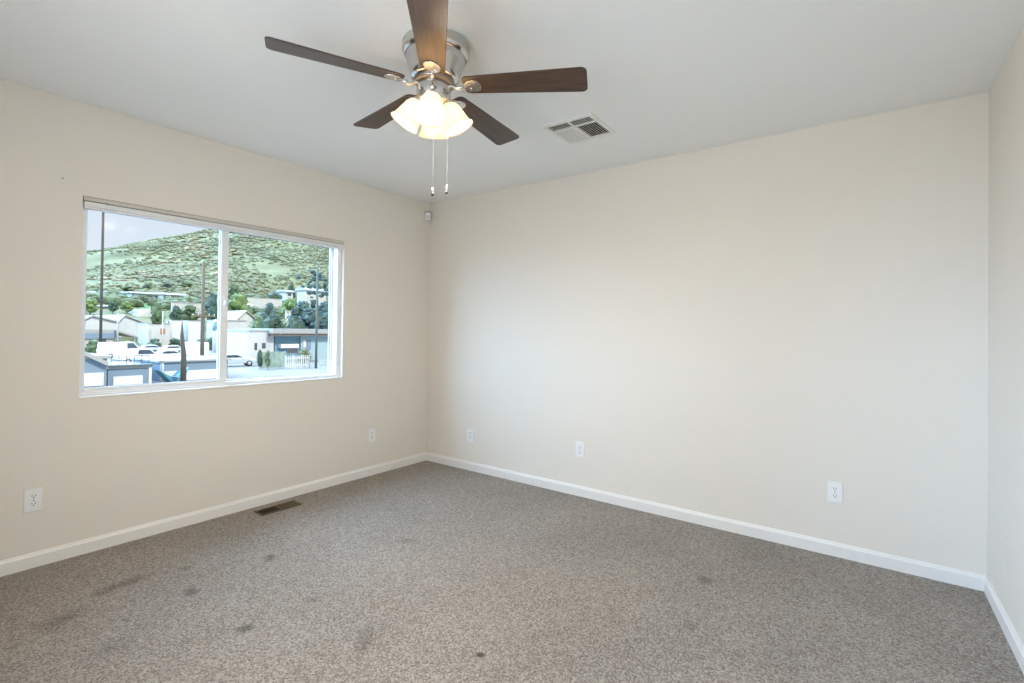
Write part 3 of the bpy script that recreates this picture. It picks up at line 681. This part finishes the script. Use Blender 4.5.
# white house and long shed behind, right pane
building('long white shed with flat roof at the middle bar, right pane', 226, 320, 246, 104, 9, M_white, M_roofw, .15, .25)
gable('small white gabled house left of the flat-roofed building', 238, 256, 321, 311.5, 115, 9, M_white, M_roofw, 246, 'house')
# flat-roofed building in the right pane
root, P = building('flat-roofed white and light blue building filling the lower right pane', 249, 330, 274, 60, 9, M_white, M_roofw, .1, .2,
                   windows=[(254.5, 343, 257, 350), (262, 343, 265.5, 348.5)])
r = rect(271, 333.5, 338, 336, 60)
P(MB().box((-69, r[0]-.3, r[2]), (-59.0, r[1], r[3])), 'eave', M_eave)
r = rect(271, 329, 338, 333.5, 60)
P(MB().box((-69.2, r[0]-.4, r[2]), (-58.8, r[1], r[3])), 'flat_roof', M_roofw)
r = rect(274, 336, 301, 350, 60.5); P(MB().box((-66, r[0], G), (-60.3, r[1], r[3])), 'blue_wall', mat('teal_blue_wall', (.16, .30, .38), .6))
r = rect(301, 336, 338, 350, 60); P(MB().box((-66, r[0], G), (-60.0, r[1], r[3])), 'light_blue_wall', M_lblue)
r = rect(307, 340, 311, 350, 59.9); P(MB().box((-60.1, r[0], r[2]), (-59.9, r[1], r[3])), 'door', M_blue)
r = rect(303.5, 340, 306, 347, 59.9); P(MB().box((-60.1, r[0], r[2]), (-59.9, r[1], r[3])), 'window_shutter', M_panel)
r = rect(281, 344, 299, 348, 59.5); P(MB().box((-60.6, r[0], r[2]), (-59.5, r[1], r[3])), 'counter_panel', M_panel)
r = rect(288, 348, 298, 353, 55)
sg = tag(empty('signboard', (-55, (r[0]+r[1])/2, G)), 'dark rectangular board before the blue wall', 'board')
hw = (r[1]-r[0])/2
MB().box((-.04, -hw, r[2]-G), (.04, hw, r[3]-G)).build('panel', mat('dark_board', (.08, .075, .08), .6), sg)
for s in (-1, 1): MB().box((-.05, s*(hw-.08)-.04, 0), (-.01, s*(hw-.08)+.04, r[2]-G+.2)).build('leg', M_brown, sg)
# fences
def fence(px0, px1, py, D, mt, label, gap=.16, wdt=.1, name='fence'):
    a = at(px0, py, D); b = at(px1, py, D); zt = a.z
    f = tag(empty(name, (-D, a.y, G)), label, 'fence'); L_ = b.y-a.y; h = zt-G
    m = MB(); y = 0
    while y < L_: m.box((-.015, y, .08), (.015, min(L_, y+wdt), h)); y += gap
    m.build('pickets', mt, f)
    for z in (h*.25, h*.8): MB().box((-.06, 0, z-.04), (-.015, L_, z+.04)).build('rail', mt, f)
    for k in range(4): MB().box((-.14, L_*k/3-.05, 0), (-.06, L_*k/3+.05, h+.05)).build('post', mt, f)
fence(262, 286, 352, 50, mat('green_fence', (.28, .36, .31), .8, var=.2, vscale=2), 'grey-green board fence before the flat-roofed building', .13, .12)
fence(286, 310, 356, 48, mat('white_fence', (.62, .62, .58), .7), 'white picket fence left of the dark green pole', .22, .09)
fence(320, 334, 360, 50, mat('bluish_fence', (.42, .50, .55), .7), 'pale bluish fence right of the dark green pole', .3, .26)
tree('dark', 260, 349, 365, 6, 49.4, 'dark slim shrub at the left end of the grey-green fence', name='shrub', cat='shrub')
tree('mid', 268, 350, 365, 6, 48.4, 'leafy green shrub against the grey-green fence', name='shrub', cat='shrub')
tree('tan', 304, 348, 366, 14, 50, 'olive-tan shrub behind the white picket fence', name='shrub', cat='shrub')
# trees and houses at the foot of the hill
for a_ in (('bright', 90, 299, 318, 20, 141, 'bright green tree at the far left of the left pane'),
           ('bright', 127, 301, 316, 15, 145, 'bright green tree just above the broad white warehouse gable'),
           ('dark', 113, 300, 314, 12, 144, 'dark tree left of the bright tree over the warehouse'),
           ('dark', 137, 299, 312, 13, 162, 'dark tree at the left edge of the lawn'),
           ('mid', 158, 303, 318, 14, 125, 'green tree behind the white block building'),
           ('dark', 176, 305, 320, 12, 128, 'dark tree behind the left white container'),
           ('mid', 190, 304, 320, 20, 130, 'wide green tree between the containers and the white wall'),
           ('blue', 213, 292, 320, 16, 130, 'blue-green tree right of the stout pole'),
           ('dark', 213, 305, 321, 10, 122, 'dark low tree above the storage tank'),
           ('bright', 238, 293, 322, 26, 126, 'large bright green tree above the white shed, right pane'),
           ('blue', 270, 302, 330, 15, 120, 'blue-green tree right of the small gabled house'),
           ('dark', 274, 312, 331, 26, 88, 'broad dark tree over the left part of the flat roof'),
           ('mid', 258, 316, 331, 18, 95, 'mid green tree behind the white part of the building'),
           ('dark', 294, 316, 331, 20, 79, 'dark tree over the middle of the flat roof'),
           ('blue', 303, 300, 330, 26, 104, 'blue-green tree left of the tallest tree'),
           ('blue', 328, 300, 330, 20, 98, 'blue-green tree at the right edge of the right pane'),
           ('bright', 290, 298, 318, 16, 140, 'bright green tree in the middle of the right pane'),
           ('tan', 307, 288, 305, 16, 182, 'olive tree under the hill left of the tallest tree'),
           ('dark', 292, 283, 300, 8, 192, 'small dark tree on the slope, right pane'),
           ('dark', 275, 292, 306, 16, 168, 'dark round tree on the slope, middle of right pane'),
           ('mid', 234, 284, 300, 14, 185, 'green tree on the slope beside the middle bar'),
           ('dark', 167, 283, 293, 10, 205, 'dark tree on the slope above the low white houses'),
           ('mid', 185, 281, 293, 13, 205, 'green tree on the slope above the long white wall'),
           ('dark', 147, 284, 293, 8, 200, 'small dark tree above the lawn'),
           ('mid', 128, 286, 295, 14, 195, 'green tree on the slope above the dark lawn tree')):
    tree(*a_, group='trees beyond the yard')
def tall_tree():
    b = at(318, 330, 90); t = at(316, 269, 90); root = tag(empty('tree', (-90, b.y, G)), 'tall airy blue-green tree towering behind the dark green pole', 'tree', 'trees beyond the yard')
    h = t.z-G; dy = t.y-b.y; k = h/100.
    MB().tube([(0, 0, 0), (.1, dy*.3, h*.4), (0, dy*.6, h*.75), (0, dy, h*.97)], [.4, .3, .18, .05], 8).build('trunk', M_bark, root)
    r = random.Random(5); m = MB()
    for z, y, s_, n_ in ((.95, 0, .9, 6), (.88, -.6, 1.5, 9), (.80, .9, 1.6, 10), (.80, -1.6, 1.3, 7), (.70, -.2, 1.7, 9), (.66, 2.0, 1.2, 6), (.55, -1.4, 1.4, 7), (.50, 1.2, 1.5, 8), (.40, -2.2, 1.7, 9), (.36, .4, 1.9, 10), (.38, 2.3, 1.3, 6), (.22, -1.2, 1.8, 9), (.2, 1.6, 1.8, 9)):
        for q in range(n_):
            c = Vector((r.gauss(0, s_*.6), y+dy*z+r.gauss(0, s_*.55), z*h+r.gauss(0, s_*.5))); a = r.uniform(.28, .62); m.blob(c, (a, a, a*.8), 1, .3, r)
    m.build('crown', TM['blue'], root)
tall_tree()
# houses below the hill
def small_house(px0, px1, pyt, pyb, D, label, roof=M_roofw, wins=2):
    r = rect(px0, pyt, px1, pyb, D); y0, y1, zb, zt = r; c = (y0+y1)/2; b0 = min(gz(D, c)-1.5, zb); FOOT.append((D-1, D+7, y0, y1))
    t = tag(empty('house', (-D, c, b0)), label, 'house', 'houses below the hill'); hw = (y1-y0)/2; h = zt-b0; wh = h-(zt-zb)*.35
    MB().box((-6, -hw, 0), (0, hw, wh)).build('walls', M_white, t)
    MB().prism([(1, wh), (-7, wh), (-5, h), (-1.5, h)], -hw-.6, hw+.6, 'y').build('roof', roof, t)
    for k in range(wins):
        y = -hw+2*hw*(k+.5)/wins; MB().box((-.02, y-.6, wh-1.5), (.05, y+.6, wh-.5)).build('window', M_dark, t)
small_house(132, 158, 292, 297, 176, 'long low white house above the lawn, left pane', wins=5)
small_house(163, 186, 293, 299, 184, 'pale low house right of the lawn, left pane', wins=4)
small_house(86, 100, 291, 296, 176, 'white house at the far left below the hill', wins=2)
small_house(108, 122, 291, 297, 186, 'white house between the thin dark pole and the lawn', M_roofg, 3)
small_house(96, 112, 305, 309, 153, 'pinkish-white low house behind the tall thin pole', M_roofw, 3)
small_house(306, 326, 288, 297, 165, 'white house half hidden by the tallest tree', M_roofw, 3)
small_house(286, 293, 290, 296, 175, 'little white house on the slope, right pane', M_roofw, 1)
small_house(236, 250, 303, 309, 150, 'small house behind the large bright tree', M_tan, 2)
for px0, px1, py, D, lab in ((172, 202, 302.5, 138, 'long white retaining wall below the pale low house'), (248, 282, 298, 160, 'thin white retaining wall across the slope, right pane'), (286, 312, 311, 135, 'white garden wall left of the tall tree')):
    r = rect(px0, py, px1, py+3, D)
    rw = tag(empty('retaining_wall', (-D, (r[0]+r[1])/2, gz(D, r[0])-1)), lab, 'wall'); FOOT.append((D, D+1, r[0], r[1])); hw = (r[1]-r[0])/2; h = r[3]-rw.location.z
    MB().box((-.5, -hw, 0), (0, hw, h-.2)).build('wall_face', M_white, rw); MB().box((-.6, -hw-.1, h-.2), (.1, hw+.1, h)).build('coping', M_roofw, rw)
M_belt = mat('belt_green', (.12, .155, .085), .85, var=.5, vscale=.09)
m = MB(); rnd = random.Random(11)
for i in range(1500):
    t = .19+.56*rnd.random(); D = 136+58*rnd.random(); y = CAM.y+t*(D+CAM.x)
    if noise.noise(Vector((D*.05, y*.05, 4)))+rnd.uniform(-.3, .3)+(.25 if t > .42 else -.12) < 0: continue
    if any(a-1.8 < D < b+1.8 and c-1.8 < y < d+1.8 for a, b, c, d in FOOT+FT): continue
    s_ = rnd.uniform(.6, 1.7); m.blob((-D, y, gz(D, y)+s_*.6), (s_*1.1, s_*1.2, s_), 1, .25, rnd)
tag(m.build('undergrowth', M_belt), 'bushy undergrowth between the houses at the foot of the hill', 'bushes', kind='stuff')
# lawn
m = MB(); r0 = at(140, 300, 150); r1 = at(168, 300, 150); V = []; F = []
for i in range(8):
    for j in range(8):
        D = 152+i*3.4; y = (r0.y+(r1.y-r0.y)*j/7)*(D/150.); V.append((-D, y, gz(D, y)+.15))
for i in range(7):
    for j in range(7): F.append((i*8+j, i*8+j+1, i*8+j+9, i*8+j+8))
m.add(V, F, True); struct(m.build('lawn', mat('lawn_green', (.12, .20, .06), .9, var=.15, vscale=.3)), 'bright green lawn below the hill', 'lawn')
